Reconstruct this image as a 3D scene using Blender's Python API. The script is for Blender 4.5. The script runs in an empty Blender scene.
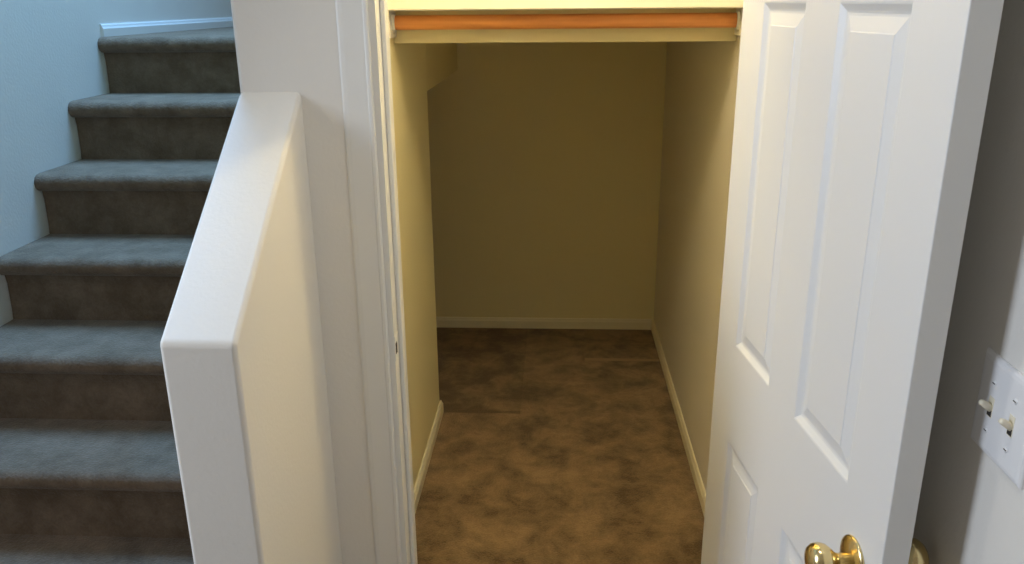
import bpy, bmesh, math, random
from mathutils import Vector, Matrix

C = bpy.context.scene.collection
S = bpy.context.scene

# ------------------------------------------------------------------ camera
EYE = Vector((0.0, 0.0, 1.6))
FOCAL_PX, PITCH, YAW, ROLL = 833.74, math.radians(18.6145), math.radians(3.1596), math.radians(-0.5231)
fwd = Vector((-math.sin(YAW) * math.cos(PITCH), math.cos(YAW) * math.cos(PITCH), -math.sin(PITCH)))
rgt = Vector((math.cos(YAW), math.sin(YAW), 0.0))
upv = rgt.cross(fwd)
r2 = math.cos(ROLL) * rgt + math.sin(ROLL) * upv
u2 = -math.sin(ROLL) * rgt + math.cos(ROLL) * upv
cam_data = bpy.data.cameras.new('camera')
cam_data.sensor_fit = 'HORIZONTAL'
cam_data.sensor_width = 36.0
cam_data.lens = FOCAL_PX * 36.0 / 1024.0
cam_data.clip_start = 0.02
cam = bpy.data.objects.new('camera', cam_data)
m = Matrix.Identity(4)
for i in range(3):
    m[i][0], m[i][1], m[i][2], m[i][3] = r2[i], u2[i], -fwd[i], EYE[i]
cam.matrix_world = m
C.objects.link(cam)
S.camera = cam

# ------------------------------------------------------------------ light
S.view_settings.view_transform = 'Standard'
S.view_settings.look = 'None'
S.view_settings.gamma = 1.0
S.view_settings.use_curve_mapping = False
S.view_settings.exposure = 0.0
S.cycles.max_bounces = 16
S.cycles.diffuse_bounces = 10

world = bpy.data.worlds.new('world')
S.world = world
world.use_nodes = True
bg = world.node_tree.nodes['Background']
bg.inputs['Color'].default_value = (1.0, 0.89, 0.80, 1)
bg.inputs['Strength'].default_value = 0.205


def lamp(name, kind, loc, energy, color, target=None, **kw):
    d = bpy.data.lights.new(name, kind)
    d.energy = energy
    d.color = color
    for k, v in kw.items():
        setattr(d, k, v)
    o = bpy.data.objects.new(name, d)
    o.location = loc
    if target is not None:
        o.rotation_euler = (Vector(target) - Vector(loc)).to_track_quat('-Z', 'Y').to_euler()
    C.objects.link(o)
    return o


# recessed ceiling light of the hall, straight over the foot of the half wall
lamp('hall_downlight', 'SPOT', (-0.02, 1.0, 2.40), 14, (1.0, 0.95, 0.88), (-0.02, 1.0, 0),
     spot_size=math.radians(105), spot_blend=0.6, shadow_soft_size=0.025)
# bare bulb above the door inside the closet
lamp('closet_bulb', 'POINT', (0.0, 1.80, 2.20), 17.5, (1.0, 0.83, 0.48), shadow_soft_size=0.035)
# daylight: the window of the room to the left and the window high over the stairs
lamp('room_window', 'AREA', (-2.8, 0.46, 1.9), 57, (0.74, 0.84, 1.0), (0.3, 1.0, 1.1),
     shape='RECTANGLE', size=0.6, size_y=1.3)
lamp('stair_window', 'AREA', (-1.0, 3.1, 4.1), 50, (0.23, 0.52, 1.0), (-1.1, 2.4, 1.0),
     shape='RECTANGLE', size=1.0, size_y=1.4, spread=math.radians(95))

# ------------------------------------------------------------------ materials


def mat(name, color, rough=0.6, metallic=0.0, bump=None, noise=None, spec=0.5):
    """bump = (scale, strength, distance); noise = (scale, second colour, contrast)"""
    mt = bpy.data.materials.new(name)
    mt.use_nodes = True
    nt = mt.node_tree
    b = nt.nodes['Principled BSDF']
    b.inputs['Base Color'].default_value = (*color, 1)
    b.inputs['Roughness'].default_value = rough
    b.inputs['Metallic'].default_value = metallic
    b.inputs['Specular IOR Level'].default_value = spec
    tc = nt.nodes.new('ShaderNodeTexCoord')
    if bump:
        n = nt.nodes.new('ShaderNodeTexNoise')
        n.inputs['Scale'].default_value = bump[0]
        n.inputs['Detail'].default_value = 3
        nt.links.new(tc.outputs['Object'], n.inputs['Vector'])
        bp = nt.nodes.new('ShaderNodeBump')
        bp.inputs['Strength'].default_value = bump[1]
        bp.inputs['Distance'].default_value = bump[2]
        nt.links.new(n.outputs['Fac'], bp.inputs['Height'])
        nt.links.new(bp.outputs['Normal'], b.inputs['Normal'])
    if noise:
        n = nt.nodes.new('ShaderNodeTexNoise')
        n.inputs['Scale'].default_value = noise[0]
        n.inputs['Detail'].default_value = 4
        nt.links.new(tc.outputs['Object'], n.inputs['Vector'])
        rp = nt.nodes.new('ShaderNodeValToRGB')
        rp.color_ramp.elements[0].position = 0.5 - noise[2]
        rp.color_ramp.elements[1].position = 0.5 + noise[2]
        rp.color_ramp.elements[0].color = (*noise[1], 1)
        rp.color_ramp.elements[1].color = (*color, 1)
        nt.links.new(n.outputs['Fac'], rp.inputs['Fac'])
        nt.links.new(rp.outputs['Color'], b.inputs['Base Color'])
    return mt


def math_node(nt, op, a, b=None):
    n = nt.nodes.new('ShaderNodeMath')
    n.operation = op
    for i, v in enumerate((a, b)):
        if v is None:
            continue
        if isinstance(v, (int, float)):
            n.inputs[i].default_value = v
        else:
            nt.links.new(v, n.inputs[i])
    return n.outputs[0]


def carpet_material(name, dark, light, patch_scale, seams=False):
    mt = bpy.data.materials.new(name)
    mt.use_nodes = True
    nt = mt.node_tree
    b = nt.nodes['Principled BSDF']
    b.inputs['Roughness'].default_value = 0.95
    b.inputs['Specular IOR Level'].default_value = 0.1
    b.inputs['Sheen Weight'].default_value = 0.205
    b.inputs['Sheen Roughness'].default_value = 0.6
    tc = nt.nodes.new('ShaderNodeTexCoord')
    # trodden and brushed patches of pile
    n1 = nt.nodes.new('ShaderNodeTexNoise')
    n1.inputs['Scale'].default_value = patch_scale
    n1.inputs['Detail'].default_value = 8
    n1.inputs['Roughness'].default_value = 0.70
    n1.inputs['Distortion'].default_value = 0.205
    n2 = nt.nodes.new('ShaderNodeTexNoise')
    n2.inputs['Scale'].default_value = 170
    n2.inputs['Detail'].default_value = 2
    for n in (n1, n2):
        nt.links.new(tc.outputs['Object'], n.inputs['Vector'])
    f = math_node(nt, 'MULTIPLY', n1.outputs['Fac'], 0.82)
    f = math_node(nt, 'ADD', f, math_node(nt, 'MULTIPLY', n2.outputs['Fac'], 0.18))
    if seams:
        sx = nt.nodes.new('ShaderNodeSeparateXYZ')
        nt.links.new(tc.outputs['Object'], sx.inputs[0])
        x, y = sx.outputs['X'], sx.outputs['Y']
        # a pale seam across the back right, a brushed square beyond it and a dark crease at the alcove
        cmp_ = nt.nodes.new('ShaderNodeMath')
        cmp_.operation = 'COMPARE'
        nt.links.new(y, cmp_.inputs[0])
        cmp_.inputs[1].default_value = 3.615
        cmp_.inputs[2].default_value = 0.015
        right = math_node(nt, 'GREATER_THAN', x, 0.14)
        seam = math_node(nt, 'MULTIPLY', cmp_.outputs[0], right)
        f = math_node(nt, 'ADD', f, math_node(nt, 'MULTIPLY', seam, 0.6))
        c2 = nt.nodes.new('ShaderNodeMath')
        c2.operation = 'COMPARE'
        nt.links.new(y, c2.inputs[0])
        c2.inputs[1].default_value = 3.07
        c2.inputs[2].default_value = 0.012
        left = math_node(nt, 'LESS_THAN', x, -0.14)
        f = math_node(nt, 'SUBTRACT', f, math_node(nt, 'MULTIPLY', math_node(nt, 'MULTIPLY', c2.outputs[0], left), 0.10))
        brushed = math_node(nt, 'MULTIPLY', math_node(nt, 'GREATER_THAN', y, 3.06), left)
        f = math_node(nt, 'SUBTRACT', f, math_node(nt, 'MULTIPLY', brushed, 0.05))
    rp = nt.nodes.new('ShaderNodeValToRGB')
    rp.color_ramp.elements[0].position = 0.39
    rp.color_ramp.elements[1].position = 0.62
    rp.color_ramp.elements[0].color = (*dark, 1)
    rp.color_ramp.elements[1].color = (*light, 1)
    nt.links.new(f, rp.inputs['Fac'])
    nt.links.new(rp.outputs['Color'], b.inputs['Base Color'])
    bp = nt.nodes.new('ShaderNodeBump')
    bp.inputs['Strength'].default_value = 0.6
    bp.inputs['Distance'].default_value = 0.006
    nt.links.new(n2.outputs['Fac'], bp.inputs['Height'])
    nt.links.new(bp.outputs['Normal'], b.inputs['Normal'])
    return mt


def wood_material(name):
    mt = bpy.data.materials.new(name)
    mt.use_nodes = True
    nt = mt.node_tree
    b = nt.nodes['Principled BSDF']
    b.inputs['Roughness'].default_value = 0.45
    tc = nt.nodes.new('ShaderNodeTexCoord')
    mp = nt.nodes.new('ShaderNodeMapping')
    mp.inputs['Scale'].default_value = (3, 90, 90)
    n = nt.nodes.new('ShaderNodeTexNoise')
    n.inputs['Scale'].default_value = 1.0
    n.inputs['Detail'].default_value = 3
    nt.links.new(tc.outputs['Object'], mp.inputs[0])
    nt.links.new(mp.outputs[0], n.inputs['Vector'])
    rp = nt.nodes.new('ShaderNodeValToRGB')
    rp.color_ramp.elements[0].position = 0.3
    rp.color_ramp.elements[1].position = 0.7
    rp.color_ramp.elements[0].color = (0.64, 0.25, 0.075, 1)
    rp.color_ramp.elements[1].color = (0.78, 0.34, 0.115, 1)
    nt.links.new(n.outputs['Fac'], rp.inputs['Fac'])
    nt.links.new(rp.outputs['Color'], b.inputs['Base Color'])
    return mt


PAINT = mat('wall_paint', (0.75, 0.722, 0.665), 0.75, bump=(120, 0.18, 0.003))
WARMPAINT = mat('warm_lit_wall_paint', (0.77, 0.71, 0.45), 0.75, bump=(120, 0.18, 0.003))  # wall paint copy for the closet, bulb's warm bounced light tinted into its colour
GLOSS = mat('white_trim_paint', (0.76, 0.75, 0.71), 0.42)
CREAMGLOSS = mat('cream_baseboard_paint', (0.77, 0.73, 0.57), 0.45)
DOORP = mat('white_door_paint', (0.74, 0.745, 0.74), 0.40)
BRASS = mat('polished_brass', (0.80, 0.64, 0.32), 0.2, 1.0)
STEEL = mat('painted_steel', (0.45, 0.40, 0.30), 0.4, 0.7)
DARK = mat('dark_recess', (0.03, 0.025, 0.02), 0.8)
PLATE = mat('white_plastic', (0.80, 0.80, 0.80), 0.35)
IVORY = mat('ivory_plastic', (0.80, 0.74, 0.58), 0.35)
WOOD = wood_material('orange_stained_wood')
CARPET = carpet_material('brown_cut_pile_carpet', (0.095, 0.058, 0.023), (0.30, 0.20, 0.10), 6.0, seams=True)
STAIRCARPET = carpet_material('taupe_stair_carpet', (0.130, 0.085, 0.048), (0.225, 0.158, 0.102), 12.0)

# ------------------------------------------------------------------ helpers


def obj(name, bm, material, parent=None, smooth=False, bevel=None, segs=3):
    me = bpy.data.meshes.new(name)
    bmesh.ops.recalc_face_normals(bm, faces=bm.faces)
    bm.to_mesh(me)
    bm.free()
    me.materials.append(material)
    o = bpy.data.objects.new(name, me)
    C.objects.link(o)
    if parent:
        o.parent = parent
    if bevel:
        md = o.modifiers.new('bevel', 'BEVEL')
        md.width = bevel
        md.segments = segs
        md.limit_method = 'ANGLE'
        md.angle_limit = math.radians(25)
        smooth = True
    if smooth:
        for p in me.polygons:
            p.use_smooth = True
        if bevel:
            md = o.modifiers.new('normals', 'WEIGHTED_NORMAL')
            md.keep_sharp = True
    return o


def tag(o, label=None, cat=None, group=None, kind=None):
    if label:
        o['label'] = label
    if cat:
        o['category'] = cat
    if group:
        o['group'] = group
    if kind:
        o['kind'] = kind
    return o


def empty(name, loc):
    o = bpy.data.objects.new(name, None)
    o.empty_display_size = 0.1
    o.location = loc
    C.objects.link(o)
    return o


def add_box(bm, x0, x1, y0, y1, z0, z1):
    v = [bm.verts.new((x, y, z)) for x in (x0, x1) for y in (y0, y1) for z in (z0, z1)]
    for f in ((0, 1, 3, 2), (4, 6, 7, 5), (0, 4, 5, 1), (2, 3, 7, 6), (0, 2, 6, 4), (1, 5, 7, 3)):
        bm.faces.new([v[i] for i in f])
    return bm


def box(*a):
    return add_box(bmesh.new(), *a)


def add_prism(bm, prof, axis, a0, a1):
    """prof: list of 2-D points in the plane normal to axis ('x': (y,z), 'y': (x,z), 'z': (x,y))"""
    def p(q, a):
        return {'x': (a, q[0], q[1]), 'y': (q[0], a, q[1]), 'z': (q[0], q[1], a)}[axis]
    v0 = [bm.verts.new(p(q, a0)) for q in prof]
    v1 = [bm.verts.new(p(q, a1)) for q in prof]
    n = len(prof)
    for i in range(n):
        bm.faces.new((v0[i], v0[(i + 1) % n], v1[(i + 1) % n], v1[i]))
    bm.faces.new(v0)
    bm.faces.new(v1[::-1])
    return bm


def add_lathe(bm, prof, mtx, n=32):
    """prof: (radius, height) along local Z, placed by mtx"""
    rings = []
    for r, h in prof:
        if r < 1e-6:
            rings.append([bm.verts.new(mtx @ Vector((0, 0, h)))])
        else:
            rings.append([bm.verts.new(mtx @ Vector((r * math.cos(2 * math.pi * k / n), r * math.sin(2 * math.pi * k / n), h))) for k in range(n)])
    for a, b in zip(rings, rings[1:]):
        for k in range(n):
            j = (k + 1) % n
            if len(a) == 1 and len(b) == 1:
                continue
            if len(a) == 1:
                bm.faces.new((a[0], b[j], b[k]))
            elif len(b) == 1:
                bm.faces.new((a[k], a[j], b[0]))
            else:
                bm.faces.new((a[k], a[j], b[j], b[k]))
    return bm


def frame_z(origin, zdir, up=(0, 0, 1)):
    z = Vector(zdir).normalized()
    x = Vector(up).cross(z).normalized()
    y = z.cross(x)
    mm = Matrix.Identity(4)
    for i in range(3):
        mm[i][0], mm[i][1], mm[i][2], mm[i][3] = x[i], y[i], z[i], origin[i]
    return mm


def struct(name, bm, material, label=None, cat=None, **kw):
    o = obj(name, bm, material, **kw)
    return tag(o, label, cat, kind='structure')


# ------------------------------------------------------------------ measures
FRONT, BACKF = 1.588, 1.700            # hall face and closet face of the wall with the doorway
PL, PR = -0.6050, -0.4835              # half wall, left and right faces
CL, CR = -0.468, 0.502                # closet side walls
DEEP = 4.008                           # closet back wall
ALC = 3.049                            # where the left closet wall ends and the alcove opens
SL = -1.590                            # stair side wall
HR = 0.512                             # hall wall behind the open door
JL, JR = -0.334, 0.362                 # door jamb faces
HEAD = 2.035
NOSE0, RUN, RISE, TOP = 2.9367, 0.2465, 0.1915, 1.4945
BULK = 2.46

# ------------------------------------------------------------------ setting
struct('floor', box(-3.2, CR, -1.4, DEEP, -0.05, 0), CARPET,
       'brown patchy carpet covering the closet floor', 'carpet')

bm = bmesh.new()
add_prism(bm, [(PL, FRONT), (-0.350, FRONT), (-0.350, BACKF), (PL, BACKF)], 'z', 0, 4.4)
add_box(bm, -0.350, 0.378, FRONT, BACKF, HEAD + 0.016, 4.4)
add_box(bm, 0.378, HR, FRONT, BACKF, 0, 4.4)
struct('wall_front', bm, PAINT, 'pale wall with the doorway in it, full height beside the half wall', 'wall', bevel=0.012)

bm = add_prism(bmesh.new(), [(1.1440, 0), (1.1440, 1.1105), (FRONT + 0.004, 1.1105 + (FRONT + 0.004 - 1.1440) * 0.7431), (FRONT + 0.004, 0)], 'x', PL, PR)
struct('wall_half', bm, PAINT, 'white half wall with sloping top beside the carpeted stairs', 'half wall', bevel=0.009, segs=4)

# wall between stairs and closet, with the opening of the alcove under the landing
bm = bmesh.new()
add_box(bm, PL, CL, BACKF, ALC, 0, 4.4)
add_box(bm, PL, CL, ALC, DEEP + 0.04, 1.2933, 1.4945)
struct('wall_left', bm, WARMPAINT, 'cream left side wall of the closet, ending at the dark alcove', 'wall', bevel=0.006)
bm = bmesh.new()
add_box(bm, -1.50, -1.40, ALC - 0.1, DEEP, 0, 1.28)
add_box(bm, -1.40, PL, ALC - 0.1, ALC, 0, 1.28)
struct('wall_alcove', bm, WARMPAINT, 'dark walls of the alcove opening off the closet on the left', 'wall')
bm = box(-1.50, CL, DEEP, DEEP + 0.1, 0, 1.29)
add_box(bm, CL, CR + 0.1, DEEP, DEEP + 0.1, 0, 1.60)
struct('wall_back', bm, WARMPAINT, 'dim olive back wall at the far end of the closet', 'wall')
bm = box(CR, CR + 0.1, BACKF, DEEP, 0, 2.4)
add_box(bm, HR, CR + 0.1, -1.4, BACKF, 0, 2.44)
struct('wall_right', bm, PAINT, 'wall along the right, in the closet and behind the open door', 'wall')
struct('wall_stair', box(SL - 0.1, SL, 1.05, 5.0, 0, 4.4), PAINT, 'blue-lit wall on the far side of the carpeted stairs', 'wall')
struct('wall_landing', box(SL - 0.1, 1.0, 4.95, 5.05, 1.3, 4.4), PAINT)
struct('wall_bulkhead', box(CL, CR, BULK, BULK + 0.09, 1.488, 2.32), WARMPAINT, 'cream drop wall behind the orange rod, under the shelf', 'wall', bevel=0.004)
bm = bmesh.new()
add_box(bm, CL, CR, BACKF, BULK, 2.30, 2.36)
struct('ceiling', bm, PAINT)
struct('ceiling_low', box(CL, CR, BULK + 0.09, DEEP, 1.4945, 1.56), WARMPAINT)
struct('ceiling_hall', box(-3.2, CR, -1.4, FRONT - 0.01, 2.44, 2.5), PAINT)
struct('ceiling_stair', box(SL - 0.1, 1.0, FRONT - 0.11, 5.05, 4.4, 4.5), PAINT)  # unseen ceiling, added to keep the ambient world light off the stairs
struct('wall_upper', box(SL - 0.1, PL, FRONT - 0.11, FRONT - 0.01, 2.5, 4.4), PAINT)
struct('ceiling_alcove', box(-1.50, PL, ALC - 0.1, DEEP, 1.28, 1.30), PAINT)

# baseboards: low, with an eased top edge


def baseboard(name, p0, p1, normal, h=0.055, t=0.012, z=0.0, label=None):
    p0, p1, n = Vector((*p0, 0)), Vector((*p1, 0)), Vector((*normal, 0))
    prof = [(0, 0), (t, 0), (t, h * 0.72), (t * 0.72, h * 0.82), (t * 0.55, h * 0.95), (t * 0.3, h), (0, h)]
    bm = bmesh.new()
    a = [bm.verts.new(p0 + n * u + Vector((0, 0, z + w))) for u, w in prof]
    b = [bm.verts.new(p1 + n * u + Vector((0, 0, z + w))) for u, w in prof]
    k = len(prof)
    for i in range(k):
        bm.faces.new((a[i], a[(i + 1) % k], b[(i + 1) % k], b[i]))
    bm.faces.new(a)
    bm.faces.new(b[::-1])
    return struct(name, bm, GLOSS if 'landing' in name else CREAMGLOSS, label, 'baseboard' if label else None)


baseboard('baseboard_right', (CR, BACKF), (CR, DEEP), (-1, 0), label='low white baseboard along the right wall of the closet')
baseboard('baseboard_left', (CL, BACKF), (CL, ALC + 0.012), (1, 0), label='low white baseboard along the left wall of the closet')
baseboard('baseboard_back', (-1.40, DEEP), (CR - 0.012, DEEP), (0, -1), label='low baseboard along the back wall of the closet')
baseboard('baseboard_alcove', (PL, ALC), (CL, ALC), (0, 1))
baseboard('baseboard_landing', (SL, 2.95), (SL, 4.95), (1, 0), h=0.054, z=TOP - 0.012, label='blue-lit white baseboard above the top landing')

# door frame: jambs, stops and moulded casing on the hall side
bm = bmesh.new()
add_box(bm, -0.350, JL, FRONT + 0.001, BACKF, 0, HEAD)
add_box(bm, JR, 0.378, FRONT + 0.001, BACKF, 0, HEAD)
add_box(bm, -0.350, 0.378, FRONT + 0.001, BACKF, HEAD, HEAD + 0.016)
jamb = struct('trim_1', bm, GLOSS, 'cream painted door frame around the closet opening', 'door frame')
bm = bmesh.new()
add_box(bm, JL, JL + 0.010, FRONT + 0.040, FRONT + 0.075, 0, HEAD - 0.010)
add_box(bm, JR - 0.010, JR, FRONT + 0.040, FRONT + 0.075, 0, HEAD - 0.010)
add_box(bm, JL, JR, FRONT + 0.040, FRONT + 0.075, HEAD - 0.010, HEAD)
obj('door_stop', bm, GLOSS, jamb, bevel=0.003, segs=2)


def casing_profile(x_in, x_out):
    """cross-section (x, y) of a moulded casing, inner bead to outer back-band"""
    w = x_out - x_in
    pts = [(0, 0), (0, .0065), (.04, .0085), (.12, .0085), (.17, .0068), (.22, .0070), (.80, .0062), (.93, .0050), (1.0, .003), (1.0, 0)]
    return [(x_in + u * w, FRONT - d) for u, d in pts]


bm = bmesh.new()
add_prism(bm, casing_profile(-0.346, -0.406), 'z', 0, HEAD + 0.085)
obj('casing', bm, GLOSS, jamb)
bm = bmesh.new()
add_prism(bm, [(0.374, FRONT), (0.374, FRONT - 0.009), (0.43, FRONT - 0.012), (0.447, FRONT - 0.009), (0.447, FRONT)], 'z', 0, HEAD + 0.085)
obj('casing', bm, GLOSS, jamb)
bm = bmesh.new()
add_prism(bm, [(FRONT, HEAD + .012), (FRONT - .009, HEAD + .012), (FRONT - .0125, HEAD + .02), (FRONT - .018, HEAD + .07), (FRONT - .01, HEAD + .085), (FRONT, HEAD + .085)], 'x', -0.350, 0.378)
obj('casing', bm, GLOSS, jamb)
bm = box(JL, JL + 0.0012, FRONT + 0.002, FRONT + 0.034, 0.885, 0.940)
sp = obj('strike_plate', bm, GLOSS, jamb)
tag(sp, 'cream painted strike plate with a dark latch hole')
bm = box(JL + 0.0012, JL + 0.0016, FRONT + 0.006, FRONT + 0.020, 0.900, 0.924)
obj('latch_hole', bm, DARK, sp)

# ------------------------------------------------------------------ staircase
# carpet wrapped over rounded nosings; every step is a part, its riser a sub-part
stair = empty('staircase', (SL, 1.2, 0))
tag(stair, 'straight flight of stairs in grey-brown carpet behind the white half wall', 'staircase')
stair.location = (0, 0, 0)
X0, X1 = SL + 0.002, PL - 0.002
NOSE_OUT, RISER_IN, NR = 0.022, 0.010, 0.026


def step_bm(k, back):
    """tread slab with a rolled nosing; back = y where the tread meets the next riser"""
    yf = NOSE0 - k * RUN - NOSE_OUT
    z = TOP - k * RISE
    prof = [(back, z - 2 * NR), (back, z), (yf + NR * 1.5, z)]
    for i in range(0, 9):
        a = math.radians(90 + i * 180 / 8)
        prof.append((yf + NR + NR * math.cos(a), z - NR - 0.001 + NR * math.sin(a)))
    return add_prism(bmesh.new(), prof, 'x', X0, X1)


for k in range(8):
    y_r = NOSE0 - k * RUN + RISER_IN            # face of this step's riser
    back = NOSE0 - (k - 1) * RUN + RISER_IN if k else 4.95
    name = 'step' if k else 'landing'
    st = obj(name, step_bm(k, back), STAIRCARPET, stair, smooth=True)
    md = st.modifiers.new('edge', 'EDGE_SPLIT')
    md.split_angle = math.radians(50)
    z = TOP - k * RISE
    zb = max(z - RISE, 0.0)
    # the carpet of the riser sags in slightly under the nosing
    prof = [(y_r + 0.05, zb), (y_r - 0.004, zb), (y_r, zb + 0.03), (y_r + 0.003, z - 2 * NR - 0.03), (y_r - 0.002, z - 2 * NR), (y_r + 0.05, z - 2 * NR)]
    obj('riser', add_prism(bmesh.new(), prof, 'x', X0, X1), STAIRCARPET, st)

# ------------------------------------------------------------------ shelf and rod in the closet
sh = empty('closet_shelf', (0, 0, 0))
tag(sh, 'narrow cream shelf above the orange wooden rod at the top of the closet', 'shelf')
obj('shelf_board', box(CL + 0.0005, CR - 0.0005, BULK - 0.105, BULK - 0.0005, 1.577, 1.600), GLOSS, sh)
obj('shelf_lip', box(CL + 0.0005, CR - 0.0005, BULK - 0.124, BULK - 0.105, 1.5795, 1.626), GLOSS, sh, bevel=0.002, segs=2)
for s in (CL + 0.0005, CR - 0.0095):
    obj('cleat', box(s, s + 0.009, BULK - 0.100, BULK - 0.0005, 1.505, 1.577), GLOSS, sh, bevel=0.002, segs=2)

rod = empty('closet_rod', (0, 0, 0))
tag(rod, 'orange stained wooden hanging rod across the top of the closet', 'closet rod')
RY, RZ, RR = BULK - 0.052, 1.546, 0.0195
bm = bmesh.new()
add_lathe(bm, [(0, 0), (RR - .001, 0), (RR, .001), (RR, CR - CL - .028), (RR - .001, CR - CL - .027), (0, CR - CL - .027)], frame_z((CL + .0135, RY, RZ), (1, 0, 0)), 32)
r_ = obj('rod', bm, WOOD, rod, smooth=True)
r_.modifiers.new('edge', 'EDGE_SPLIT').split_angle = math.radians(50)
for x, d in ((CL + 0.0098, 1), (CR - 0.0098, -1)):
    bm = bmesh.new()
    add_lathe(bm, [(0, 0), (.027, 0), (.027, .002), (.0255, .003), (.0235, .0031), (.0230, .008), (.0212, .0083), (.0202, .0034), (0, .0033)], frame_z((x, RY, RZ), (d, 0, 0)), 32)
    o = obj('rod_socket', bm, PLATE, rod, smooth=True)
    o.modifiers.new('edge', 'EDGE_SPLIT').split_angle = math.radians(40)
    tag(o, 'white cup holding the end of the rod')

# ------------------------------------------------------------------ six-panel door, swung open
HX, HY, EX, EY = 0.3266, 1.5882, 0.4075, 0.8926
du = Vector((EX - HX, EY - HY, 0)).normalized()       # along the door, hinge to free edge
dn = Vector((du.y, -du.x, 0))                         # out of the visible face (towards the left)
if dn.x > 0:
    dn = -dn
DT, DW0, DW1, DZ0, DZ1 = 0.035, 0.010, 0.7003, 0.012, 2.030
S_COLS = [(0.116, 0.293), (0.403, 0.592)]
Z_ROWS = [(0.235, 0.781), (0.979, 1.596), (1.705, 1.915)]


def dpt(s, z, d):
    """point of the door: s along it, z up, d out of the visible face"""
    return Vector((HX, HY, 0)) + du * s + dn * d + Vector((0, 0, z))


def door_face(bm, base, sign):
    ss = sorted([DW0, DW1] + [v for c in S_COLS for v in c])
    zs = sorted([DZ0, DZ1] + [v for c in Z_ROWS for v in c])
    cache = {}

    def vert(s, z, d):
        key = (round(s, 5), round(z, 5), round(d, 5))
        if key not in cache:
            cache[key] = bm.verts.new(dpt(s, z, base + sign * d))
        return cache[key]
    for s0, s1 in zip(ss, ss[1:]):
        for z0, z1 in zip(zs, zs[1:]):
            if (s0, s1) in S_COLS and (z0, z1) in Z_ROWS:
                # moulded edge, groove, bevel up to the raised field
                prev = None
                for inset, d in ((0, 0), (.003, -.0008), (.006, -.0028), (.011, -.0058), (.014, -.0066), (.0175, -.0066), (.036, -.0030), (.0375, -.0018)):
                    ring = [vert(s0 + inset, z0 + inset, d), vert(s1 - inset, z0 + inset, d), vert(s1 - inset, z1 - inset, d), vert(s0 + inset, z1 - inset, d)]
                    if prev:
                        for i in range(4):
                            bm.faces.new((prev[i], prev[(i + 1) % 4], ring[(i + 1) % 4], ring[i]))
                    prev = ring
                bm.faces.new(prev)
            else:
                bm.faces.new((vert(s0, z0, 0), vert(s1, z0, 0), vert(s1, z1, 0), vert(s0, z1, 0)))
    return cache, ss, zs


bm = bmesh.new()
fa, ss, zs = door_face(bm, 0.0, 1)
fb, _, _ = door_face(bm, -DT, -1)


def k3(s, z):
    return (round(s, 5), round(z, 5), 0.0)


for a, b in zip(ss, ss[1:]):
    for z in (DZ0, DZ1):
        bm.faces.new((fa[k3(a, z)], fa[k3(b, z)], fb[k3(b, z)], fb[k3(a, z)]))
for a, b in zip(zs, zs[1:]):
    for s in (DW0, DW1):
        bm.faces.new((fa[k3(s, a)], fa[k3(s, b)], fb[k3(s, b)], fb[k3(s, a)]))
door = struct('door_1', bm, DOORP, 'white six-panel door standing open on the right', 'door')
md = door.modifiers.new('bevel', 'BEVEL')
md.width = 0.0015
md.segments = 2
md.limit_method = 'ANGLE'
md.angle_limit = math.radians(60)

KS, KZ = 0.634, 0.889
KNOB = [(.0105, .006), (.0105, .022), (.012, .026), (.018, .031), (.0235, .038), (.0255, .046), (.0245, .053), (.020, .0585), (.012, .0615), (0, .0625)]
ROSE = [(0, 0), (.033, 0), (.0335, .0015), (.0325, .0035), (.029, .005), (.027, .0055), (.024, .0075), (.015, .0085), (.0105, .009)]
for base, dirv, prof in ((0.0, dn, KNOB), (-DT, -dn, KNOB)):
    o = obj('door_knob', add_lathe(bmesh.new(), prof, frame_z(dpt(KS, KZ, base), dirv), 40), BRASS, door, smooth=True)
    tag(o, 'shiny brass door knob')
    obj('rose', add_lathe(bmesh.new(), ROSE, frame_z(dpt(KS, KZ, base), dirv), 40), BRASS, o, smooth=True)

# ------------------------------------------------------------------ light switch on the right wall
sw = empty('light_switch', (0, 0, 0))
tag(sw, 'white double toggle light switch on the wall behind the open door', 'light switch')
PY, PZ, PW, PH = 0.8765, 1.1485, 0.116, 0.120
# plate with rounded rim
bm = bmesh.new()


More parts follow.
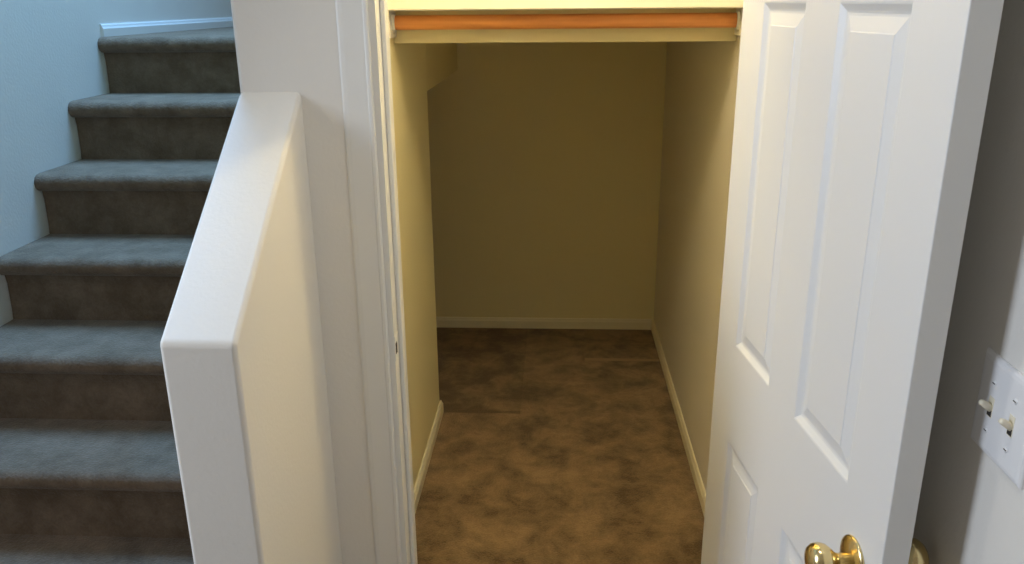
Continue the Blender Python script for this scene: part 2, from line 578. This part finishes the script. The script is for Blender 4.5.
def plate_ring(inset, d):
    y0, y1, z0, z1 = PY - PW / 2 + inset, PY + PW / 2 - inset, PZ - PH / 2 + inset, PZ + PH / 2 - inset
    return [bm.verts.new((HR - d, y, z)) for y, z in ((y0, z0), (y1, z0), (y1, z1), (y0, z1))]


prev = None
for inset, d in ((0, 0), (0, .002), (.001, .0035), (.0035, .0052), (.008, .006)):
    ring = plate_ring(inset, d)
    if prev:
        for i in range(4):
            bm.faces.new((prev[i], prev[(i + 1) % 4], ring[(i + 1) % 4], ring[i]))
    prev = ring
bm.faces.new(prev)
obj('switch_plate', bm, PLATE, sw)
for yy, flip in ((PY + 0.023, 1), (PY - 0.023, 1)):
    sl = obj('toggle_slot', box(HR - .0064, HR - .0058, yy - .0055, yy + .0055, PZ - .0125, PZ + .0125), IVORY, sw)
    obj('slot_gap', box(HR - .0066, HR - .0063, yy - .0045, yy + .0045, PZ - .0115, PZ - .003), DARK, sl)
    bm = bmesh.new()
    base = Vector((HR - .006, yy, PZ - .001))
    dirv = Vector((-0.86, 0, 0.5 * flip)).normalized()
    side = Vector((0, 1, 0))
    nrm = dirv.cross(side)
    rings = []
    for h, a, b in ((0, .0046, .0050), (.007, .0043, .0042), (.012, .0040, .0036), (.0143, .0034, .0028), (.0150, .0020, .0016)):
        rings.append([bm.verts.new(base + dirv * h + side * (a * math.copysign(abs(math.cos(t)) ** .6, math.cos(t))) + nrm * (b * math.copysign(abs(math.sin(t)) ** .6, math.sin(t)))) for t in [2 * math.pi * i / 16 for i in range(16)]])
    for a, b in zip(rings, rings[1:]):
        for i in range(16):
            bm.faces.new((a[i], a[(i + 1) % 16], b[(i + 1) % 16], b[i]))
    bm.faces.new(rings[0])
    bm.faces.new(rings[-1])
    obj('toggle', bm, IVORY, sw, smooth=True)
    for dz in (.030, -.030):
        s_ = obj('screw', add_lathe(bmesh.new(), [(.0034, .0055), (.0034, .0064), (.0026, .0072), (0, .0075)], frame_z((HR, yy, PZ + dz), (-1, 0, 0)), 16), PLATE, sw, smooth=True)
        obj('screw_slot', box(HR - .0079, HR - .0073, yy - .0026, yy + .0026, PZ + dz - .0005, PZ + dz + .0005), DARK, s_)
